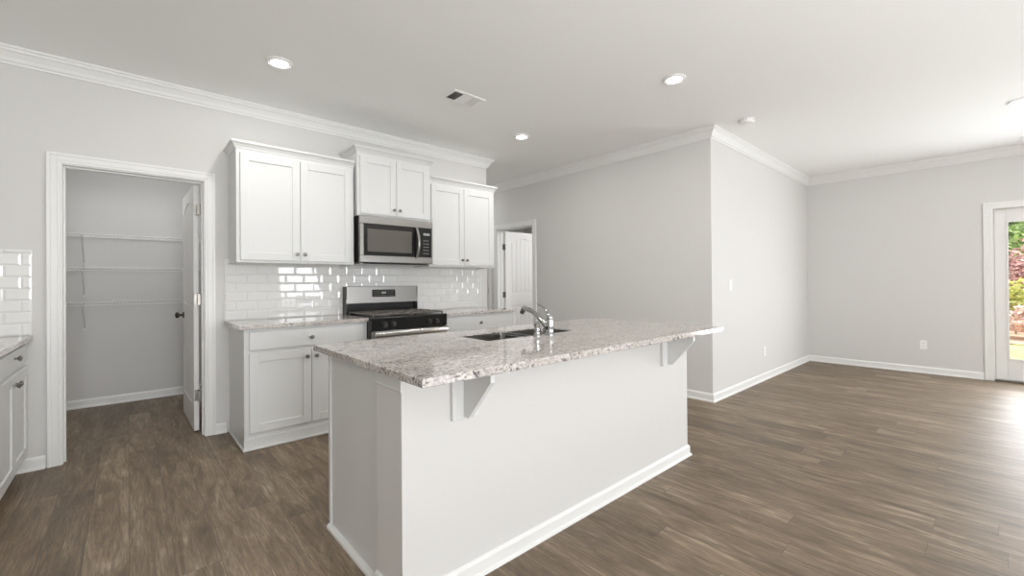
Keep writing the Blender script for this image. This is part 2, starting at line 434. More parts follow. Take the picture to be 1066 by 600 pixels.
# door casing (U shape around an opening) in a local frame: u along wall, w out of the wall, v up
def frame_M(kind, a, c):
    """kind '-y': u=+x, w=-y at plane y=c ; '-x': u=-y, w=-x at plane x=c ; '+x': u=+y, w=+x"""
    if kind == '-y': m = Matrix(((1, 0, 0, a), (0, -1, 0, c), (0, 0, 1, 0), (0, 0, 0, 1)))
    elif kind == '-x': m = Matrix(((0, -1, 0, c), (-1, 0, 0, a), (0, 0, 1, 0), (0, 0, 0, 1)))
    elif kind == '+x': m = Matrix(((0, 1, 0, c), (1, 0, 0, a), (0, 0, 1, 0), (0, 0, 0, 1)))
    return m
def casing(parent, Mx, u0, u1, h, cw=0.068, wt=0.12, both=True):
    """moulded casing both sides + jamb"""
    c = MB(Mx); r = 0.006
    for (sgn, w0) in ((1, 0.0), (-1, -wt)):
        if sgn == -1 and not both: continue
        for (d0, d1, t) in ((0, 0.016, 0.0125), (0.016, cw-0.018, 0.015), (cw-0.018, cw, 0.0185)):
            c.box(u0-r-d1, u0-r-d0, w0, w0+sgn*t, 0, h+r+d1, 0.002)
            c.box(u1+r+d0, u1+r+d1, w0, w0+sgn*t, 0, h+r+d1, 0.002)
            c.box(u0-r-d0, u1+r+d0, w0, w0+sgn*t, h+r+d0, h+r+d1, 0.002)
    c.build('casing', M_TRIM, parent)
    j = MB(Mx)
    j.box(u0-0.019, u0, -wt, 0, 0, h+0.019); j.box(u1, u1+0.019, -wt, 0, 0, h+0.019); j.box(u0, u1, -wt, 0, h, h+0.019)
    s0, s1 = -0.078, -0.045
    j.box(u0, u0+0.011, s0, s1, 0, h, 0.002); j.box(u1-0.011, u1, s0, s1, 0, h, 0.002); j.box(u0+0.011, u1-0.011, s0, s1, h-0.011, h, 0.002)
    j.build('jamb', M_TRIM, parent)

def arch(u0, u1, v1, rise, n=12):
    """points along an arched top edge from u0 to u1; ends at v1-rise, middle at v1"""
    return [(u0+(u1-u0)*i/n, v1 - rise*(1-math.sin(math.pi*(0.18+0.64*i/n)))/(1-math.sin(math.pi*0.18))) for i in range(n+1)]
def panel_leaf(parent, Mx, w, h, knob_u, name='leaf', t=0.035):
    """two-panel door leaf with arched, plank-grooved panels. local u 0..w, w(depth) -t..0, v 0..h"""
    m = MB(Mx); e = 0.009; s = 0.115
    m.box(0.001, w-0.001, -t+e, -e, 0.011, h-0.001)
    for (w0, w1) in ((-e-0.001, 0), (-t, -t+e+0.001)):
        m.box(0, s, w0, w1, 0.01, h, 0.001); m.box(w-s, w, w0, w1, 0.01, h, 0.001)
        m.box(s, w-s, w0, w1, 0.01, 0.22, 0.001); m.box(s, w-s, w0, w1, 0.84, 1.04, 0.001)
        top = arch(s, w-s, h-0.10, 0.06)
        m.prism([(s, h)] + [(a, b2) for a, b2 in top] + [(w-s, h)], w0, w1, 'xz')
    # raised planked fields
    for (w0, w1) in ((-e-0.001, -0.0015), (-t+0.0015, -t+e+0.001)):
        for (v0, v1, arc) in ((0.245, 0.815, False), (1.065, h-0.125, True)):
            a0, a1 = s+0.022, w-s-0.022; npl = 5; pw = (a1-a0)/npl
            for k in range(npl):
                p0, p1 = a0+k*pw+0.0025, a0+(k+1)*pw-0.0025
                if arc:
                    f = lambda q: v1 - 0.055*(1-math.sin(math.pi*(0.18+0.64*(q-a0)/(a1-a0))))/(1-math.sin(math.pi*0.18))
                    m.prism([(p0, v0), (p0, f(p0)), ((p0+p1)/2, f((p0+p1)/2)), (p1, f(p1)), (p1, v0)], w0, w1, 'xz')
                else: m.box(p0, p1, w0, w1, v0, v1, 0.0008)
    leaf = m.build(name, M_DOOR, parent)
    for sg, w0 in ((1, 0.0), (-1, -t)):
        k = MB(Mx)
        k.cyl((knob_u, w0, 0.93), (knob_u, w0+sg*0.008, 0.93), 0.030, 0.028, 24)
        k.cyl((knob_u, w0+sg*0.008, 0.93), (knob_u, w0+sg*0.035, 0.93), 0.011, 0.010, 16)
        prof = [(0.012, 0.030), (0.022, 0.036), (0.028, 0.046), (0.027, 0.056), (0.018, 0.063), (0.004, 0.065)]
        for (r0, h0), (r1, h1) in zip(prof, prof[1:]):
            k.cyl((knob_u, w0+sg*h0, 0.93), (knob_u, w0+sg*h1, 0.93), r0, r1, 24)
        o = k.build('door_knob', M_BRASS, parent, smooth=True)
    return leaf

# door_1: pantry
d1 = sempty('door_1', (0.06, YA, 0))
M1 = frame_M('-y', 0, YA)
casing(d1, M1, DX0, DX1, DH)
ang = math.radians(90.9)
# leaf hinged at the right jamb on the pantry side: u runs from the hinge into the pantry
hx, hy = 0.435, 4.385
du = Vector((math.cos(ang), math.sin(ang), 0)); dw = Vector((-math.sin(ang), math.cos(ang), 0))   # w points to -x
M1L = Matrix(((du.x, dw.x, 0, hx-0.035+0.035), (du.y, dw.y, 0, hy), (0, 0, 1, 0), (0, 0, 0, 1)))
M1L = M1L @ Matrix.Translation((0, 0.035, 0))
panel_leaf(d1, M1L, 0.762, 2.03, 0.762-0.065)
for z in (1.83, 1.09, 0.30):
    hb = MB(); hb.box(0.404, 0.430, 4.3805, 4.3845, z-0.045, z+0.045, 0.001); hb.box(0.4215, 0.4515, 4.3325, 4.3365, z-0.045, z+0.045, 0.001); hb.cyl((0.432, 4.360, z-0.047), (0.432, 4.360, z+0.047), 0.0065, n=12)
    hb.box(0.430, 0.440, 4.336, 4.3805, z-0.044, z+0.044)
    hb.build('hinge', M_NICKEL, d1)

# door_2: bedroom door off the hall
d2 = sempty('door_2', (XB, 4.8, 0))
M2 = frame_M('-x', 0, XB)
casing(d2, M2, -BY1, -BY0, BH, 0.075)
M2L = Matrix(((1, 0, 0, XB+0.128), (0, -1, 0, 5.170), (0, 0, 1, 0), (0, 0, 0, 1)))
panel_leaf(d2, M2L, 0.745, 2.03, 0.745-0.065)
for z in (1.78, 1.02, 0.25):
    hb = MB(); hb.box(XB+0.092, XB+0.1195, BY1-0.0035, BY1-0.0005, z-0.045, z+0.045, 0.001); hb.cyl((XB+0.122, BY1-0.004, z-0.047), (XB+0.122, BY1-0.004, z+0.047), 0.0065, n=12)
    hb.box(XB+0.1245, XB+0.128, BY1-0.036, BY1-0.006, z-0.045, z+0.045)
    hb.build('hinge', M_NICKEL, d2)
# door_3: next hall door, a sliver of which shows
d3 = sempty('door_3', (XB, 5.86, 0))
casing(d3, M2, -6.26+0.019, -5.426-0.019, BH, 0.060)
M3L = Matrix(((0, -1, 0, XB+0.045), (-1, 0, 0, 6.241), (0, 0, 1, 0), (0, 0, 0, 1)))
panel_leaf(d3, M3L @ Matrix.Translation((0.004, -0.035, 0)), 0.786, 2.03, 0.065)
for z in (1.78, 1.09, 0.25):
    hb = MB(); hb.cyl((XB-0.004, 5.446, z-0.045), (XB-0.004, 5.446, z+0.045), 0.006, n=12); hb.box(XB+0.0, XB+0.03, 5.4455, 5.4475, z-0.045, z+0.045); hb.build('hinge', M_NICKEL, d3)

# door_4: glazed garden door (two leaves)
d4 = sempty('door_4', (XD, (GY0+GY1)/2, 0))
M4 = frame_M('-x', 0, XD)
casing(d4, M4, -GY1, -GY0, GH, 0.075)
for (u0, u1) in ((-GY1+0.004, -(GY0+GY1)/2-0.003), (-(GY0+GY1)/2+0.003, -GY0-0.004)):
    lf = MB(M4); t0, t1 = -0.09, -0.045; s = 0.100
    u0, u1 = min(u0, u1), max(u0, u1)
    lf.box(u0, u0+s, t0, t1, 0.02, 2.03, 0.002); lf.box(u1-s, u1, t0, t1, 0.02, 2.03, 0.002)
    lf.box(u0+s, u1-s, t0, t1, 0.02, 0.26, 0.002); lf.box(u0+s, u1-s, t0, t1, 1.882, 2.03, 0.002)
    lo = lf.build('leaf', M_DOOR, d4)
    gl = MB(M4)
    for (a0, a1, z0, z1) in ((u0+s-0.004, u0+s+0.014, 0.25, 1.892), (u1-s-0.014, u1-s+0.004, 0.25, 1.892)): gl.box(a0, a1, t1, t1+0.009, z0, z1, 0.003)
    gl.box(u0+s+0.014, u1-s-0.014, t1, t1+0.009, 0.25, 0.274, 0.003); gl.box(u0+s+0.014, u1-s-0.014, t1, t1+0.009, 1.872, 1.892, 0.003)
    gl.build('glazing_bead', M_TRIM, d4)
    MB(M4).box(u0+s+0.001, u1-s-0.001, -0.072, -0.066, 0.261, 1.881).build('pane', M_GLASS, d4)
hk = MB(M4); um = -(GY0+GY1)/2
hk.box(um+0.03, um+0.07, -0.045, -0.040, 0.88, 1.10, 0.002); hk.cyl((um+0.05, -0.042, 0.95), (um+0.05, 0.005, 0.95), 0.01, n=12); hk.tube([(um+0.05, 0.0, 0.95), (um+0.10, 0.002, 0.95), (um+0.15, 0.002, 0.948)], 0.008)
hk.build('door_handle', M_NICKEL, d4)
MB().box(XD-0.01, XD+0.14, GY0, GY1, 0.0002, 0.019, 0.003).build('threshold', M_NICKEL, d4)

# ------------------------------------------------------------------ backsplashes
def tiles(name, x0, x1, z0, z1, label):
    yb = YA
    t = thing(name, label, 'backsplash', ((x0+x1)/2, yb, z0))
    MB().box(x0, x1, yb-0.0078, yb-0.0002, z0, z1).build('grout', M_GROUT, t)
    m = MB(); th, tw, g = 0.0762, 0.1524, 0.0016
    def frust(a0, a1, c0, c1):
        bw = min(0.011, (a1-a0)*0.35, (c1-c0)*0.35)
        y0, y1 = yb-0.0075, yb-0.0115
        o = [m.bm.verts.new((p, y0, q)) for p, q in ((a0, c0), (a1, c0), (a1, c1), (a0, c1))]
        e_ = [m.bm.verts.new((p, y0-0.001, q)) for p, q in ((a0, c0), (a1, c0), (a1, c1), (a0, c1))]
        i_ = [m.bm.verts.new((p, y1, q)) for p, q in ((a0+bw, c0+bw), (a1-bw, c0+bw), (a1-bw, c1-bw), (a0+bw, c1-bw))]
        for A_, B_ in ((o, e_), (e_, i_)):
            for k in range(4): m.bm.faces.new((A_[k], A_[(k+1) % 4], B_[(k+1) % 4], B_[k]))
        m.bm.faces.new(i_)
    z = z0; r = 0
    while z < z1-0.004:
        zt = min(z+th, z1); x = x0 - (tw/2 if r % 2 else 0)
        while x < x1-0.004:
            a, b2 = max(x, x0), min(x+tw, x1)
            if b2-a > 0.008 and zt-z > 0.008: frust(a+g/2, b2-g/2, z+g/2, zt-g/2)
            x += tw
        z += th; r += 1
    m.build('tile_field', M_TILE, t)
    return t
tiles('tile_backsplash', 0.59, 3.243, 0.9145, 1.42, 'long white glossy subway tile backsplash behind the range and counters')
tiles('tile_backsplash', XL+0.001, -0.472, 0.8885, 1.448, 'short white subway tile backsplash at the left edge beside the pantry doorway')

# ------------------------------------------------------------------ cabinets
def shaker(mb, u0, u1, v0, v1, t=0.019, s=0.060, rec=0.009):
    """a shaker door/drawer front standing out of w=0 (mb carries the frame)"""
    mb.box(u0, u0+s, 0, t, v0, v1, 0.0015); mb.box(u1-s, u1, 0, t, v0, v1, 0.0015)
    mb.box(u0+s, u1-s, 0.0002, t, v0, v0+s, 0.0015); mb.box(u0+s, u1-s, 0.0002, t, v1-s, v1, 0.0015)
    mb.box(u0+s-0.002, u1-s+0.002, 0.001, t-rec, v0+s-0.002, v1-s+0.002)
def knob(Mx, u, v, parent, w=0.019):
    k = MB(Mx); pr = [(0.0065, 0), (0.0055, 0.010), (0.007, 0.013), (0.0145, 0.018), (0.0155, 0.024), (0.012, 0.029), (0.004, 0.031)]
    k.cyl((u, w, v), (u, w+0.0015, v), 0.009, n=20)
    for (r0, h0), (r1, h1) in zip(pr, pr[1:]): k.cyl((u, w+h0, v), (u, w+h1, v), r0, r1, 20)
    k.build('knob', M_NICKEL, parent, smooth=True)

def upper(x0, x1, z0, z1, yf, label, dz0=0.02, ztop=None, crown_l=True, crown_r=True, sl=0.025):
    t = thing('wall_cabinet', label, 'cabinet', ((x0+x1)/2, YA, z0), None)
    b = MB(); b.box(x0, x1, yf, YA-0.001, z0+0.02, z1)
    b.box(x0, x1, yf, yf+0.02, z0, z0+0.02); b.box(x0, x0+0.018, yf+0.02, YA-0.001, z0, z0+0.02); b.box(x1-0.018, x1, yf+0.02, YA-0.001, z0, z0+0.02)
    b.build('body', M_CAB, t)
    Mx = frame_M('-y', 0, yf); mid = (x0+x1)/2; g = 0.002
    for (a0, a1, ku) in ((x0+sl, mid-g, mid-0.030), (mid+g, x1-sl, mid+0.030)):
        d = MB(Mx); shaker(d, a0, a1, z0+dz0, z1-0.045)
        dd = d.build('door', M_CAB, t)
        knob(Mx, ku, z0+dz0+0.055, dd)
    cp = [(0, 0), (0.006, 0), (0.010, 0.012), (0.022, 0.030), (0.030, 0.038), (0.036, 0.042), (0.036, 0.058), (0, 0.058)]
    path = [(x1, YA-0.001), (x1, yf), (x0, yf), (x0, YA-0.001)]
    path = list(reversed(path))
    if not crown_l: path = path[1:]
    if not crown_r: path = path[:-1]
    # travelling -y then +x then +y keeps the outside on the right
    MB().sweep(path, cp, z1-0.018).build('crown_moulding', M_CAB, t)
    return t
upper(0.622, 1.535, 1.383, 2.285, 3.885, 'white two-door wall cabinet left of the microwave, widest of the three', crown_r=False)
upper(1.556, 2.316, 1.836, 2.432, 3.855, 'short white two-door wall cabinet above the microwave, mounted highest')
upper(2.318, 3.186, 1.383, 2.285, 3.885, 'white two-door wall cabinet right of the microwave, at the wall end', crown_l=False)

def base_cab(Mx, u0, u1, depth, label, loc, side='l', toe=False):
    """drawer over two doors, boarded down to the floor. frame: u along the front, w=0 face frame"""
    t = thing('base_cabinet', label, 'cabinet', loc)
    zb, zt = (0.105, 0.857) if toe else (0.0005, 0.883)
    b = MB(Mx); b.box(u0, u1, -depth, -0.019, zb, zt)
    b.box(u0, u0+0.04, -0.019, 0, zb, zt, 0.001); b.box(u1-0.04, u1, -0.019, 0, zb, zt, 0.001)
    b.box(u0+0.04, u1-0.04, -0.019, -0.0002, zb, zt)
    b.build('body', M_CAB, t)
    if toe: MB(Mx).box(u0, u1, -depth, -0.08, 0.0005, 0.1048).build('toe_board', M_CAB, t)
    if not toe:
     bs = MB(Mx); bs.box(u0-0.004, u1, 0.0, 0.010, 0.0005, 0.085, 0.002); bs.box(u0-0.004, u1, 0.010, 0.020, 0.0005, 0.018, 0.004)
     if side == 'l':
        bs.box(u0-0.012, u0, -depth, 0.022, 0.0005, 0.018, 0.004)
     bs.build('base_trim', M_CAB, t)
    mid = (u0+u1)/2
    d = MB(Mx); d.box(u0+0.032, u1-0.032, 0.0, 0.019, 0.728, 0.838 if toe else 0.862, 0.003)
    dr = d.build('drawer', M_CAB, t); knob(Mx, mid, 0.795, dr)
    for (a0, a1, ku) in ((u0+0.032, mid-0.002, mid-0.034), (mid+0.002, u1-0.032, mid+0.034)):
        d = MB(Mx); shaker(d, a0, a1, 0.125, 0.700)
        dd = d.build('door', M_CAB, t); knob(Mx, ku, 0.645, dd)
    return t
Mb = frame_M('-y', 0, 3.615)
base_cab(Mb, 0.622, 1.538, 0.593, 'white base cabinet between the pantry doorway and the range', (1.08, 4.2, 0))
base_cab(Mb, 2.304, 3.215, 0.593, 'white base cabinet right of the range at the wall end', (2.77, 4.2, 0), side='n')
Ml = frame_M('+x', 0, -0.505)
base_cab(Ml, 3.27, 4.184, 0.62, 'white base cabinet at the left edge nearest the pantry doorway', (-0.8, 3.73, 0), side='n', toe=True)
base_cab(Ml, 2.35, 3.266, 0.62, 'white base cabinet at the left edge, next one along from the corner unit', (-0.8, 2.8, 0), side='n', toe=True)
fl = MB(Ml); fl.box(4.185, 4.2085, -0.60, 0, 0.105, 0.857); tag(fl.build('cabinet_filler', M_CAB), 'narrow white filler strip between the left edge cabinet and the wall', 'cabinet filler')

# countertops
def slab(name, x0, x1, y0, y1, label, z0=0.884, z1=0.9142, cut=None):
    m = MB()
    if cut is None: m.box(x0, x1, y0, y1, z0, z1, 0.003, 2)
    else:
        c0, c1, e0, e1 = cut
        # frame with a rectangular hole
        def ring(z, ins): return [m.bm.verts.new(p) for p in ((x0+ins, y0+ins, z), (x1-ins, y0+ins, z), (x1-ins, y1-ins, z), (x0+ins, y1-ins, z))]
        def hole(z): return [m.bm.verts.new(p) for p in ((c0, e0, z), (c1, e0, z), (c1, e1, z), (c0, e1, z))]
        bev = 0.003
        T, T2, B2, B = ring(z1, bev), ring(z1-bev, 0), ring(z0+bev, 0), ring(z0, bev); HT, HB = hole(z1), hole(z0)
        for P_, Q_ in ((HT, T), (T, T2), (T2, B2), (B2, B), (B, HB), (HB, HT)):
            for k in range(4): m.bm.faces.new((P_[k], P_[(k+1) % 4], Q_[(k+1) % 4], Q_[k]))
    return tag(m.build(name, M_GRAN), label, 'countertop')
slab('countertop', 0.585, 1.5385, 3.575, 4.1975, 'speckled granite countertop between the pantry doorway and the range')
slab('countertop', 2.303, 3.25, 3.575, 4.1975, 'speckled granite countertop to the right of the range')
slab('countertop', XL+0.001, -0.468, 2.33, 4.1975, 'speckled granite countertop on the cabinets at the left edge', 0.858, 0.888)

# ------------------------------------------------------------------ island
IX0, IX1, IY0, IY1 = 0.686, 2.927, 1.194, 2.257
BX0, BX1, BY_F, BY_B = 0.735, 2.897, 1.430, 2.205
SX0, SX1, SY0, SY1 = 1.388, 2.088, 1.742, 2.03
slab('island_countertop', IX0, IX1, IY0, IY1, 'large speckled granite countertop on the kitchen island', 0.8762, 0.9064, cut=(SX0, SX1, SY0, SY1))
isl = thing('kitchen_island', 'white kitchen island with panelled end and plain front, under granite', 'kitchen island', (1.8, 1.8, 0))
WY = 1.640                                                      # rear face of the pony wall
MB().box(BX0, BX1, BY_F, WY, 0.0005, 0.8757).build('pony_wall', M_WALL, isl)
cb = MB(); e = 0.013
cb.box(BX0+e, BX0+e+0.018, WY, BY_B, 0.0005, 0.8757); cb.box(BX1-e-0.018, BX1-e, WY, BY_B, 0.0005, 0.8757)
cb.box(BX0+e+0.018, BX1-e-0.018, WY, WY+0.012, 0.0005, 0.875); cb.box(BX0+e+0.018, BX1-e-0.018, BY_B-0.022, BY_B, 0.0005, 0.875)
cb.box(BX0+e+0.018, BX1-e-0.018, WY+0.012, BY_B-0.022, 0.0005, 0.12)
cb.build('cabinet_body', M_CAB, isl)
MB().box(BX0+e-0.008, BX0+e+0.012, BY_B-0.022, BY_B+0.002, 0.001, 0.8754, 0.002).build('corner_stile', M_CAB, isl)
# doors of the working side
Mi = Matrix(((-1, 0, 0, 0), (0, 1, 0, BY_B), (0, 0, 1, 0), (0, 0, 0, 1)))
xs = [BX0+0.02, 1.27, 1.74, 2.21, BX1-0.02]
for k in range(4):
    a0, a1 = xs[k]+0.004, xs[k+1]-0.004
    d = MB(Mi); d.box(-a1, -a0, 0, 0.019, 0.728, 0.862, 0.003); dr = d.build('drawer', M_CAB, isl); knob(Mi, -(a0+a1)/2, 0.795, dr)
    d = MB(Mi); shaker(d, -a1, -a0, 0.125, 0.700); dd = d.build('door', M_CAB, isl); knob(Mi, -(a1-0.03 if k % 2 == 0 else a0+0.03), 0.645, dd)
# cap trim under the slab on the pony wall
cap = [(0, 0), (0.004, 0), (0.006, 0.006), (0.004, 0.012), (0.004, 0.045), (0.013, 0.052), (0.018, 0.0655), (0, 0.0655)]
MB().sweep([(BX0, WY), (BX0, BY_F+0.0002), (BX0+0.001, BY_F+0.0001)], cap, 0.8102).build('cap_trim', M_CAB, isl)
# baseboard round the island
IBP = [(o, z*0.86) for o, z in BP]
MB().sweep([(BX0, WY), (BX0, BY_F), (BX1, BY_F), (BX1, WY)], IBP, 0.0003).build('baseboard', M_TRIM, isl)
shoe = [(0, 0), (0.020, 0), (0.019, 0.012), (0.011, 0.022), (0, 0.024)]
MB().sweep([(BX0+e, BY_B+0.002), (BX0+e, WY+0.001)], shoe, 0.0003).build('shoe_moulding', M_TRIM, isl)
for (xa, xb) in ((0.944, 0.996), (2.545, 2.602)):
    c = MB()
    c.box(xa, xb+0.075, BY_F-0.018, BY_F-0.0001, 0.664, 0.8757, 0.002)
    c.prism([(BY_F-0.018, 0.8757), (BY_F-0.190, 0.8757), (BY_F-0.190, 0.836), (BY_F-0.050, 0.674), (BY_F-0.018, 0.674)], xb, xb+0.020, 'yz')
    c.build('corbel', M_CAB, isl)

# sink
sk = thing('sink', 'stainless steel double-bowl undermount sink set in the island countertop', 'sink', ((SX0+SX1)/2, (SY0+SY1)/2, 0.69))
def bowl(x0, x1, y0, y1, zt, zb, name):
    m = MB(); n = 6; rr = 0.028; t = 0.002
    def rring(ins, z, r):
        pts = []
        for (cx, cy, a0) in ((x1-ins-r, y1-ins-r, 0), (x0+ins+r, y1-ins-r, 90), (x0+ins+r, y0+ins+r, 180), (x1-ins-r, y0+ins+r, 270)):
            for k in range(n+1):
                a = math.radians(a0+90*k/n); pts.append(m.bm.verts.new((cx+r*math.cos(a), cy+r*math.sin(a), z)))
        return pts
    rings = [rring(-0.004, zt-0.002, rr), rring(-0.004, zt, rr), rring(0, zt, rr), rring(0.004, zb+0.03, rr), rring(0.012, zb+0.008, rr*0.9), rring(0.03, zb, rr*0.7)]
    for a, b_ in zip(rings, rings[1:]):
        for k in range(len(a)): m.bm.faces.new((a[k], a[(k+1) % len(a)], b_[(k+1) % len(a)], b_[k]))
    m.bm.faces.new(rings[-1])
    o = m.build(name, M_SINK, sk, smooth=True)
    dr = MB(); cx, cy = (x0+x1)/2, (y0+y1)/2
    dr.cyl((cx, cy, zb+0.0005), (cx, cy, zb+0.004), 0.045, 0.040, 28); dr.cyl((cx, cy, zb+0.004), (cx, cy, zb+0.006), 0.028, 0.024, 20)
    dr.build('drain', M_CHROME, o)
xm = (SX0+SX1)/2
bowl(SX0+0.006, xm-0.012, SY0+0.006, SY1-0.006, 0.9010, 0.70, 'bowl'); bowl(xm+0.012, SX1-0.006, SY0+0.006, SY1-0.006, 0.9010, 0.70, 'bowl')
MB().box(xm-0.0135, xm+0.0135, SY0+0.03, SY1-0.03, 0.870, 0.893, 0.005, 2).build('divider', M_SINK, sk)

# faucet + side sprayer
FX, FY, ZT = 1.802, 1.700, 0.9066
fc = thing('faucet', 'chrome single-lever kitchen faucet with pull-out spout behind the sink', 'faucet', (FX, FY, ZT))
MB().lathe([(0.029, 0), (0.029, 0.004), (0.024, 0.009), (0.0215, 0.014), (0.021, 0.045), (0.022, 0.048), (0.0215, 0.052), (0.0205, 0.080), (0.019, 0.090)], (FX, FY, ZT)).build('body', M_CHROME, fc, smooth=True)
sp = MB(); pts = []; rad = []
for k in range(13):
    s = k/12; pts.append((FX-0.006*s, FY+0.006+0.200*s, ZT+0.030+0.112*math.sin(s*math.pi/2*1.02))); rad.append(0.0135 if s < 0.72 else 0.0155)
sp.tube(pts, rad, 14); sp.build('spout', M_CHROME, fc, smooth=True)
ht = Vector(pts[-1]); MB().cyl(ht+Vector((0, -0.004, 0.004)), ht+Vector((0, 0.020, -0.026)), 0.0165, 0.0145, 20).build('spray_head', M_NICKEL, fc, smooth=True)
lv = MB(); lv.lathe([(0.0185, 0.091), (0.0195, 0.097), (0.0175, 0.110), (0.010, 0.120), (0.002, 0.122)], (FX, FY, ZT))
lv.tube([(FX, FY, ZT+0.108), (FX, FY+0.012, ZT+0.128), (FX-0.001, FY+0.030, ZT+0.146), (FX-0.002, FY+0.058, ZT+0.160), (FX-0.003, FY+0.094, ZT+0.172)], [0.010, 0.0075, 0.006, 0.0055, 0.0065], 12)
lv.build('lever', M_CHROME, fc, smooth=True)
SPX = 1.700
ss = thing('side_sprayer', 'small chrome side sprayer standing left of the kitchen faucet', 'sprayer', (SPX, FY, ZT))
MB().lathe([(0.022, 0), (0.022, 0.003), (0.018, 0.010), (0.0155, 0.020), (0.0155, 0.024)], (SPX, FY, ZT)).build('base', M_CHROME, ss, smooth=True)
MB().lathe([(0.0145, 0.024), (0.0155, 0.038), (0.0135, 0.052), (0.0160, 0.062), (0.0165, 0.074), (0.011, 0.081), (0.002, 0.083)], (SPX, FY, ZT)).build('spray_head', M_CHROME, ss, smooth=True)

# ------------------------------------------------------------------ microwave
mx0, mx1, mz0, mz1, my = 1.559, 2.313, 1.392, 1.834, 3.800
mw = thing('microwave', 'stainless steel over-the-range microwave with a curved handle', 'microwave', (1.935, 4.2, mz0))
b = MB(); b.box(mx0+0.004, mx1-0.004, my+0.036, YA-0.014, mz0+0.012, mz1, 0.002); b.build('body', M_DSTEEL, mw)
b = MB(); b.box(mx0+0.02, mx1-0.02, my+0.05, YA-0.03, mz0, mz0+0.012, 0.002); b.build('underside', M_STEEL, mw)
b = MB(); dv = 2.155
wx0, wx1, wz0, wz1 = mx0+0.035, dv-0.002, 1.470, 1.760
b.box(mx0, mx1, my, my+0.034, wz1, mz1-0.001, 0.004, 2); b.box(mx0, mx1, my, my+0.034, mz0+0.014, wz0, 0.004, 2)
b.box(mx0, wx0, my, my+0.034, wz0, wz1, 0.002); b.box(mx1-0.014, mx1, my, my+0.034, wz0, wz1, 0.002)
b.build('front_frame', M_STEEL, mw)
b = MB(); b.box(wx0, wx1, my+0.004, my+0.030, wz0, wz1, 0.001); dm = b.build('door_glass', M_DGLASS, mw)
MB().box(wx0+0.035, wx1-0.075, my+0.0025, my+0.0045, wz0+0.035, wz1-0.045, 0.0008).build('window', M_MESH, dm)
b = MB(); b.box(dv+0.002, mx1-0.014, my+0.003, my+0.030, wz0, wz1, 0.001); cpn = b.build('control_panel', M_BLACK, mw)
b = MB(); b.box(dv+0.052, mx1-0.034, my+0.0015, my+0.0035, 1.688, 1.712); b.build('clock_display', mat('clock_text', (150, 152, 150), 0.4), cpn)
for r_ in range(5):
    for c_ in range(3): MB().box(dv+0.053+c_*0.022, dv+0.065+c_*0.022, my+0.0018, my+0.0035, 1.505+r_*0.032, 1.511+r_*0.032).build('button', M_MARK, cpn)
hd = MB(); hp = []; hxx = dv-0.028
for k in range(15):
    s = k/14; hp.append((hxx+0.006*math.sin(s*math.pi), my-0.008-0.034*math.sin(s*math.pi), wz0-0.004+(wz1-wz0+0.0)*s))
hd.tube(hp, 0.015, 14); hd.cyl((hxx, my+0.004, wz0+0.006), (hxx, my-0.014, wz0+0.006), 0.010, n=12); hd.cyl((hxx, my+0.004, wz1-0.014), (hxx, my-0.014, wz1-0.014), 0.010, n=12)
hd.build('handle', M_STEEL, mw, smooth=True)
MB().box(mx0+0.05, mx1-0.05, my+0.0355, my+0.06, mz0+0.001, mz0+0.0125).build('vent_grille', M_BLACK, mw)

# ------------------------------------------------------------------ range
rx0, rx1, ry = 1.5425, 2.2985, 3.560
rg = thing('gas_range', 'stainless steel and black freestanding gas range between the base cabinets', 'range', (1.935, 3.87, 0))
MB().box(rx0, rx1, ry, 4.185, 0.0005+0.02, 0.895, 0.002).build('body', M_BLACK, rg)
for fx in (rx0+0.05, rx1-0.05):
    for fy in (ry+0.05, 4.12): MB().cyl((fx, fy, 0.0003), (fx, fy, 0.025), 0.016, n=12).build('foot', M_BLACK, rg)
b = MB(); b.box(rx0-0.002, rx1+0.002, ry-0.035, 4.12, 0.895, 0.918, 0.006, 2); b.build('cooktop', M_BLACK, rg)
b = MB(); b.prism([(ry-0.002, 0.800), (ry-0.030, 0.806), (ry-0.034, 0.896), (ry-0.002, 0.896)], rx0, rx1, 'yz'); b.build('control_strip', M_BLACK, rg)
for kx in (1.662, 1.742, 2.104, 2.184):
    k = MB(); k.cyl((kx, ry-0.031, 0.851), (kx, ry-0.038, 0.851), 0.026, n=24); k.cyl((kx, ry-0.038, 0.851), (kx, ry-0.060, 0.851), 0.021, 0.018, 24)
    k.box(kx-0.003, kx+0.003, ry-0.0625, ry-0.058, 0.836, 0.868); k.build('knob', M_DSTEEL, rg, smooth=True)
b = MB(); b.box(rx0+0.004, rx1-0.004, ry-0.032, ry-0.001, 0.205, 0.797, 0.004, 2); od = b.build('oven_door', M_STEEL, rg)
MB().box(rx0+0.13, rx1-0.13, ry-0.0335, ry-0.0315, 0.32, 0.62, 0.001).build('oven_window', M_DGLASS, od)
b = MB(); b.box(rx0+0.012, rx1-0.012, ry-0.090, ry-0.060, 0.752, 0.797, 0.012, 3)
for hx_ in (rx0+0.03, rx1-0.03): b.box(hx_-0.014, hx_+0.014, ry-0.064, ry-0.030, 0.758, 0.790, 0.004)
b.build('oven_handle', mat('polished_steel', (214, 213, 210), 0.2, 1.0), od, smooth=True)
MB().box(rx0+0.004, rx1-0.004, ry-0.030, ry-0.001, 0.04, 0.198, 0.004, 2).build('storage_drawer', M_STEEL, rg)
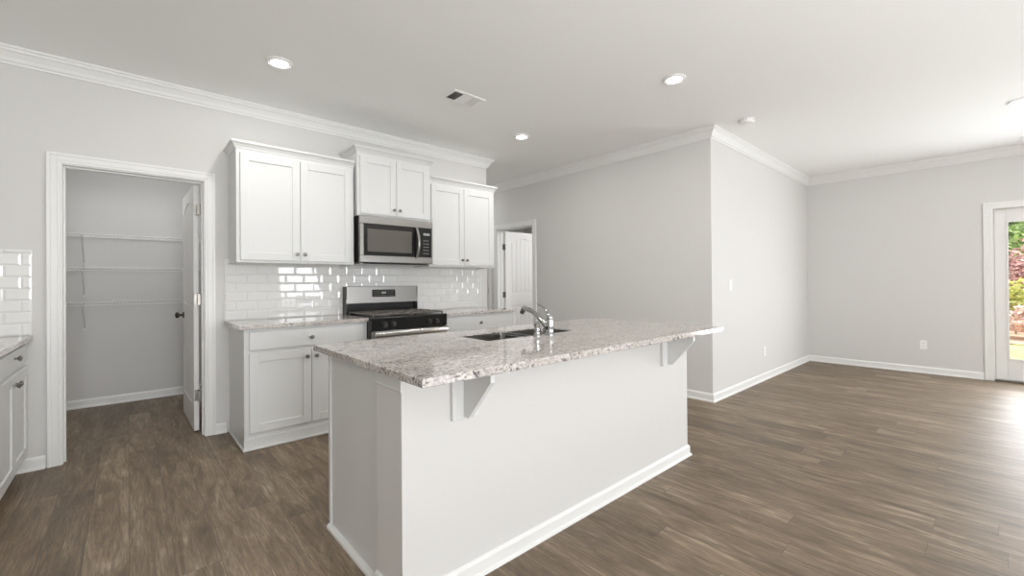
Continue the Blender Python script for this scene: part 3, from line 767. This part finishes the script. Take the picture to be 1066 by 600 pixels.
# backguard
b = MB(); b.box(rx0, rx1, 4.135, 4.185, 0.895, 1.02, 0.003); b.build('backguard_base', M_BLACK, rg)
b = MB(); b.prism([(4.185, 1.178), (4.112, 1.186), (4.100, 1.180), (4.092, 1.022), (4.185, 1.022)], rx0, rx1, 'yz'); bg = b.build('backguard', M_STEEL, rg)
b = MB(); b.prism([(4.095, 1.078), (4.092, 1.078), (4.0955, 1.150), (4.0985, 1.150)], 1.800, 2.045, 'yz'); dp = b.build('control_display', M_DISPLAY, bg)
b = MB()
for r_ in range(3):
    for c_ in range(9):
        if 3 <= c_ <= 5 and r_ == 1: continue
        zz = 1.089+r_*0.022; yy = 4.0915+(zz-1.078)*0.0486
        b.box(1.815+c_*0.025, 1.827+c_*0.025, yy-0.0006, yy+0.0006, zz, zz+0.005)
zz = 1.109; b.box(1.895, 1.945, 4.0915+(zz-1.078)*0.0486-0.0006, 4.0925+(zz-1.078)*0.0486, zz, zz+0.018)
b.build('display_markings', M_MARK, dp)
MB().box(rx0-0.0005, rx0+0.006, 4.094, 4.186, 0.90, 1.182).build('side_trim', M_DSTEEL, rg); MB().box(rx1-0.006, rx1+0.0005, 4.094, 4.186, 0.90, 1.182).build('side_trim', M_DSTEEL, rg)
# burners and grates
for bx in (1.735, 2.135):
    for by in (3.70, 3.97):
        r_ = 0.045 if (bx > 2) == (by < 3.8) else 0.036
        m = MB(); m.lathe([(r_+0.012, 0), (r_+0.010, 0.006), (r_, 0.008), (r_, 0.013), (r_*0.9, 0.018), (r_*0.2, 0.019)], (bx, by, 0.918)); m.build('burner', M_IRON, rg, smooth=True)
for (g0, g1) in ((rx0+0.022, 1.930), (1.940, rx1-0.022)):
    m = MB(); y0, y1 = 3.560, 4.100; z0, z1 = 0.930, 0.944; s = 0.013; gm = (g0+g1)/2
    for yy in (y0, (y0+y1)/2-s/2, y1-s): m.box(g0, g1, yy, yy+s, z0, z1, 0.002)
    for xx in (g0, g1-s): m.box(xx, xx+s, y0+s, y1-s, z0, z1, 0.002)
    for yc in ((y0+(y0+y1)/2)/2, (y1+(y0+y1)/2)/2):
        m.box(g0+s, gm-0.028, yc-s/2, yc+s/2, z0, z1+0.003, 0.002); m.box(gm+0.028, g1-s, yc-s/2, yc+s/2, z0, z1+0.003, 0.002)
        m.box(gm-s/2, gm+s/2, yc+0.028, yc+0.12, z0, z1+0.003, 0.002); m.box(gm-s/2, gm+s/2, yc-0.12, yc-0.028, z0, z1+0.003, 0.002)
    for q in (0.25, 0.75): m.box(g0+(g1-g0)*q-s/2, g0+(g1-g0)*q+s/2, y0+s, y1-s, z0, z1-0.002, 0.002)
    for xx in (g0, g1-s):
        for yy in (y0, y1-s): m.box(xx, xx+s, yy, yy+s, 0.9182, z0)
    m.build('grate', M_IRON, rg)

# ------------------------------------------------------------------ pantry shelves
wgrp = None
for (zs, lab) in ((1.70, 'top white wire shelf on the pantry back wall'), (1.383, 'middle white wire shelf on the pantry back wall'), (1.054, 'lowest white wire shelf on the pantry back wall')):
    t = thing('wire_shelf', lab, 'shelf', (0.16, 6.0, zs))
    x0, x1, y0, y1 = -0.716, 1.046, 5.675, 6.018
    m = MB()
    for (yy, zz, rr) in ((y0, zs, 0.0035), (y0, zs-0.028, 0.0035), (y1, zs, 0.003), ((y0+y1)/2, zs-0.004, 0.003)): m.tube([(x0, yy, zz), (x1, yy, zz)], rr, 6)
    m.build('rail', M_WIRE, t)
    m = MB(); n = 68
    for i in range(n+1):
        xx = x0+0.012+(x1-x0-0.024)*i/n; r = 0.0017
        m.box(xx-r, xx+r, y0, y1, zs-0.001+0.003, zs+0.0035); m.box(xx-r, xx+r, y0-0.0035, y0-0.0012, zs-0.028, zs+0.002)
    m.build('deck_wires', M_WIRE, t)
    for xx in (-0.325, 0.55):
        m = MB(); m.tube([(xx, y0+0.012, zs-0.006), (xx, 6.018, zs-0.262)], 0.0065, 8); m.box(xx-0.010, xx+0.010, 6.012, 6.0295, zs-0.288, zs-0.252, 0.002)
        m.box(xx-0.006, xx+0.006, y0+0.004, y0+0.018, zs-0.012, zs+0.004, 0.001)
        m.build('support_brace', M_WIRE, t)
    for xx in (-0.5, -0.12, 0.27, 0.75):
        m = MB(); m.box(xx-0.008, xx+0.008, 6.010, 6.0295, zs-0.008, zs+0.010, 0.002); m.build('wall_clip', M_WIRE, t)

# ------------------------------------------------------------------ wall plates
def plate(Mx, u, v, kind, label, cat, horizontal=False, w0=0.0):
    pw, ph = (0.0575, 0.035) if horizontal else (0.035, 0.0575)
    p = Mx @ Vector((u, w0, v))
    t = thing(kind, label, cat, p)
    b = MB(Mx); b.box(u-pw, u+pw, w0+0.0003, w0+0.006, v-ph, v+ph, 0.002); b.build('cover_plate', M_PLASTIC, t)
    if kind == 'light_switch':
        MB(Mx).box(u-0.016, u+0.016, w0+0.006, w0+0.009, v-0.033, v+0.033, 0.001).build('rocker', M_PLASTIC, t)
    else:
        for s in (-1, 1):
            cu, cv = (u+s*0.020, v) if horizontal else (u, v+s*0.020)
            f = MB(Mx); f.box(cu-0.0145, cu+0.0145, w0+0.006, w0+0.0085, cv-0.0145, cv+0.0145, 0.001); ff = f.build('socket', M_PLASTIC, t)
            f = MB(Mx); a, c = (0.0, 1.0) if horizontal else (1.0, 0.0)
            for q in (-0.006, 0.006):
                uu, vv = (cu, cv+q) if horizontal else (cu+q, cv)
                hu, hv = (0.0045, 0.0011) if horizontal else (0.0011, 0.0045)
                f.box(uu-hu, uu+hu, w0+0.0083, w0+0.0088, vv-hv, vv+hv)
            f.build('slots', M_SLOT, ff)
    return t
MA = frame_M('-y', 0, YA); MC = frame_M('-y', 0, YC); MD = frame_M('-x', 0, XD)
plate(MA, 1.067, 1.045, 'wall_outlet', 'horizontal white outlet on the backsplash left of the range', 'outlet', True, 0.0118)
plate(MA, 2.829, 1.035, 'wall_outlet', 'horizontal white outlet on the backsplash right of the range', 'outlet', True, 0.0118)
plate(MC, 4.80, 1.165, 'light_switch', 'white rocker light switch on the bright wall beyond the island', 'light switch')
plate(MC, 5.80, 0.345, 'wall_outlet', 'white outlet low on the bright wall, below the light switch', 'outlet')
plate(MD, -0.618, 0.367, 'wall_outlet', 'white outlet low on the wall beside the glazed garden door', 'outlet')

# ------------------------------------------------------------------ ceiling fittings
CANS = [(0.784, 3.272, 'recessed ceiling light over the base cabinet, nearest the pantry'), (3.08, 3.284, 'recessed ceiling light beyond the range, by the wall end'),
        (3.089, 1.60, 'recessed ceiling light above the far end of the island'), (5.74, -0.16, 'recessed ceiling light in the living area, cut by the right edge'),
        (0.784, 1.60, 'recessed ceiling light above the near end of the island')]
can0 = None
for (cx, cy, lab) in CANS:
    if can0 is None:
        t = can0 = thing('ceiling_light', lab, 'ceiling light', (cx, cy, ZC), 'recessed ceiling lights')
        MB().lathe([(0.060, 0.010), (0.068, 0.014), (0.082, 0.008), (0.084, 0.0005), (0.058, 0.0005)], (cx, cy, ZC), '-z', 40).build('trim_ring', M_PLASTIC, t, smooth=True)
        MB().lathe([(0.059, 0.0008), (0.059, 0.006), (0.055, 0.0105), (0.002, 0.0115)], (cx, cy, ZC), '-z', 36).build('lens', M_LAMP, t, smooth=True)
    else:
        t = can0.copy(); COL.objects.link(t); t.location = (cx, cy, ZC); t['label'] = lab
        for ch in list(can0.children):
            if ch.type != 'MESH': continue
            c = ch.copy(); COL.objects.link(c); c.parent = t
    d = bpy.data.lights.new('lamp', 'AREA'); d.shape = 'DISK'; d.size = 0.11; d.energy = LP['can']; d.color = (1, 0.97, 0.92)
    l = bpy.data.objects.new('lamp', d); COL.objects.link(l); l.parent = t; l.location = (0, 0, -0.013)

def vent(vx0, vx1, vy0, vy1, label):
    vt = thing('ceiling_vent', label, 'air vent', ((vx0+vx1)/2, (vy0+vy1)/2, ZC))
    b = MB()
    for q in ((vx0, vx1, vy0, vy0+0.026), (vx0, vx1, vy1-0.026, vy1), (vx0, vx0+0.026, vy0+0.026, vy1-0.026), (vx1-0.026, vx1, vy0+0.026, vy1-0.026)): b.box(*q, ZC-0.007, ZC-0.0003, 0.002)
    b.box(vx0+0.112, vx1-0.112, vy0+0.026, vy1-0.026, ZC-0.006, ZC-0.0004)
    b.build('frame', M_PLASTIC, vt)
    MB().box(vx0+0.026, vx1-0.026, vy0+0.026, vy1-0.026, ZC-0.0012, ZC-0.0002).build('duct_opening', M_SLOT, vt)
    for (a0, a1, tilt) in ((vx0+0.027, vx0+0.111, -1), (vx1-0.111, vx1-0.027, 1)):
        b = MB(); n = 7
        for i in range(n):
            xx = a0+0.004+(a1-a0-0.008)*i/(n-1); dx = 0.0045*tilt
            b.prism([(xx-dx, ZC-0.0015), (xx-dx+0.0012, ZC-0.0015), (xx+dx+0.0012, ZC-0.0085), (xx+dx, ZC-0.0085)], vy0+0.027, vy1-0.027, 'xz')
        b.build('louvres', M_PLASTIC, vt)
vent(1.925, 2.24, 2.822, 3.020, 'white rectangular ceiling vent with dark louvres between the kitchen ceiling lights')
vent(7.20, 7.515, -0.405, -0.205, 'white ceiling vent near the glazed garden door, cut by the right edge')
sm = thing('smoke_detector', 'round white smoke detector on the ceiling beside the wall corner', 'smoke detector', (4.40, 1.56, ZC))
MB().lathe([(0.066, 0.0003), (0.068, 0.006), (0.068, 0.022), (0.060, 0.034), (0.030, 0.042), (0.002, 0.043)], (4.40, 1.56, ZC), '-z', 36).build('housing', M_PLASTIC, sm, smooth=True)
for k in range(6):
    b = MB(); a = 2*math.pi*k/6+0.3; c_, s_ = math.cos(a), math.sin(a)
    b.cyl((4.40+0.0655*c_, 1.56+0.0655*s_, ZC-0.014), (4.40+0.0688*c_, 1.56+0.0688*s_, ZC-0.014), 0.004, n=8)
    b.build('sensor_slot', M_SLOT, sm)

# ------------------------------------------------------------------ unseen ceiling lamps added to brighten bedroom, hall and pantry
def flush(cx, cy, lab, e):
    t = thing('added_ceiling_light', lab, 'ceiling light', (cx, cy, ZC))
    MB().lathe([(0.15, 0.0005), (0.15, 0.02), (0.14, 0.025)], (cx, cy, ZC), '-z', 36).build('pan', M_NICKEL, t, smooth=True)
    MB().lathe([(0.135, 0.022), (0.125, 0.05), (0.09, 0.075), (0.04, 0.088), (0.002, 0.09)], (cx, cy, ZC), '-z', 36).build('shade', M_LAMP, t, smooth=True)
    d = bpy.data.lights.new('lamp', 'AREA'); d.shape = 'DISK'; d.size = 0.25; d.energy = e; d.color = (0.97, 0.98, 1.0)
    l = bpy.data.objects.new('lamp', d); COL.objects.link(l); l.parent = t; l.location = (0, 0, -0.095)
flush(5.4, 3.9, 'unseen round flush ceiling light added to brighten the room behind the hall door', LP['bed'])
flush(3.85, 5.9, 'unseen round flush ceiling light added to brighten the hall beyond the kitchen wall', LP['hall'])

flush(0.17, 5.1, 'unseen round flush ceiling light added to brighten the pantry', LP['pan'])

# ------------------------------------------------------------------ garden
def rnd_mat(name, c0, c1, sc, rough=0.8):
    m = mat(name, c0, rough); g = nd(m, 'ShaderNodeNewGeometry')
    lk(m, ramp(m, noise(m, g.outputs['Position'], sc, 4), [(0.35, s2l(c0)), (0.65, s2l(c1))]), m.node_tree.nodes['Principled BSDF'].inputs['Base Color']); return m
M_GRASS = rnd_mat('lawn_grass', (158, 180, 112), (196, 212, 148), 3)
M_MULCH = rnd_mat('pine_straw', (190, 150, 128), (222, 190, 165), 6)
M_BARK = rnd_mat('bark', (120, 105, 95), (170, 155, 142), 8)
struct(MB().box(XD+0.15, 60, -30, 30, -0.35, -0.15).build('lawn', M_GRASS))
struct(MB().box(13.6, 17.5, -9, 7, -0.1499, -0.11, 0.02).build('planting_bed', M_MULCH))
struct(MB().box(XD+0.15, XD+2.2, -2.6, 1.2, -0.15, -0.03).build('patio_slab', mat('concrete', (205, 200, 192), 0.8)))
def plant(name, label, cat, x, y, z, w, h, trunk_h, cols, n, lsz, group=None):
    t = thing(name, label, cat, (x, y, z), group)
    rr = random.Random(int(x*100+y*10))
    tr = MB()
    tr.tube([(x, y, z), (x+0.03, y+0.02, z+trunk_h*0.6), (x-0.02, y, z+trunk_h+h*0.3)], [0.03+trunk_h*0.03, 0.025+trunk_h*0.02, 0.015], 8)
    for k in range(7):
        a = rr.uniform(0, 6.28); q = rr.uniform(0.5, 1.0)*trunk_h
        tr.tube([(x, y, z+q), (x+math.cos(a)*w*0.25, y+math.sin(a)*w*0.25, z+q+h*0.22), (x+math.cos(a)*w*0.42, y+math.sin(a)*w*0.42, z+trunk_h+h*rr.uniform(0.35, 0.7))], [0.02+trunk_h*0.008, 0.012, 0.006], 6)
    tr.build('stem', M_BARK, t)
    m = MB(); blobs = [(rr.uniform(-.3, .3)*w, rr.uniform(-.3, .3)*w, rr.uniform(.2, .8)*h, rr.uniform(.18, .34)) for _ in range(9)]
    for i in range(n):
        bx, by, bz, br = rr.choice(blobs)
        d = Vector((rr.gauss(0, 1), rr.gauss(0, 1), rr.gauss(0, 1))).normalized()*rr.uniform(0.6, 1.0)
        c = Vector((x+bx+d.x*br*w, y+by+d.y*br*w, z+trunk_h+bz+d.z*br*h))
        u = Vector((rr.gauss(0, 1), rr.gauss(0, 1), rr.gauss(0, .6))).normalized(); v = u.orthogonal().normalized(); v = (v + u.cross(v)*rr.uniform(-1, 1)).normalized()
        s = lsz*rr.uniform(.6, 1.3)
        m.bm.faces.new([m.bm.verts.new(p) for p in (c-u*s, c+v*s*.45, c+u*s, c-v*s*.45)])
    fm = rnd_mat('foliage', cols[0], cols[1], 2.5/lsz*0.1)
    m.build('foliage', fm, t)
G1, G2 = ((140, 168, 95), (215, 226, 165)), ((125, 150, 92), (195, 210, 145))
RD = ((170, 118, 118), (226, 185, 176)); YG = ((200, 205, 100), (240, 236, 165)); PK = ((225, 185, 172), (248, 225, 212))
plant('flowering_shrub', 'pale pink shrub in the bed behind the lawn, seen through the glazed door', 'shrub', 14.6, -0.7, -0.11, 1.1, 0.75, 0.08, PK, 1500, 0.07)
plant('leafy_shrub', 'yellow-green shrub seen through the glazed door behind the pink shrub', 'shrub', 15.8, -0.35, -0.11, 1.3, 1.25, 0.15, YG, 1800, 0.07)
plant('red_maple', 'dark red-leaved small tree seen through the glazed door', 'tree', 18.2, -0.2, -0.15, 2.4, 1.9, 0.5, RD, 2600, 0.09)
plant('green_tree', 'tall pale green tree rising behind the red tree outside', 'tree', 23.5, -0.9, -0.15, 4.2, 3.6, 1.4, G1, 3500, 0.16)
plant('green_tree', 'dark green tree right of the pale green one outside', 'tree', 24.5, -4.8, -0.15, 4.4, 4.6, 1.3, G2, 3000, 0.17)
plant('green_tree', 'green tree on the left of the garden view', 'tree', 25.0, 3.2, -0.15, 4.6, 4.4, 1.3, G2, 3000, 0.17)
plant('flowering_shrub', 'pink shrub further right in the garden bed', 'shrub', 15.0, -3.0, -0.11, 1.4, 0.9, 0.1, PK, 1200, 0.08)
# woodland edge far behind
wl = MB(); rr = random.Random(3)
for i in range(9000):
    c = Vector((rr.uniform(30, 33), rr.uniform(-22, 18), -0.1+abs(rr.gauss(0, 1))*1.7))
    u = Vector((rr.gauss(0, 1), rr.gauss(0, 1), rr.gauss(0, .6))).normalized(); v = u.orthogonal(); s = rr.uniform(.25, .55)
    wl.bm.faces.new([wl.bm.verts.new(p) for p in (c-u*s, c+v*s*.5, c+u*s, c-v*s*.5)])
o = wl.build('woodland_foliage', rnd_mat('woodland_leaf', (110, 135, 80), (185, 195, 140), 0.6)); tag(o, 'mixed green foliage at the far edge of the garden', 'foliage'); o['kind'] = 'stuff'
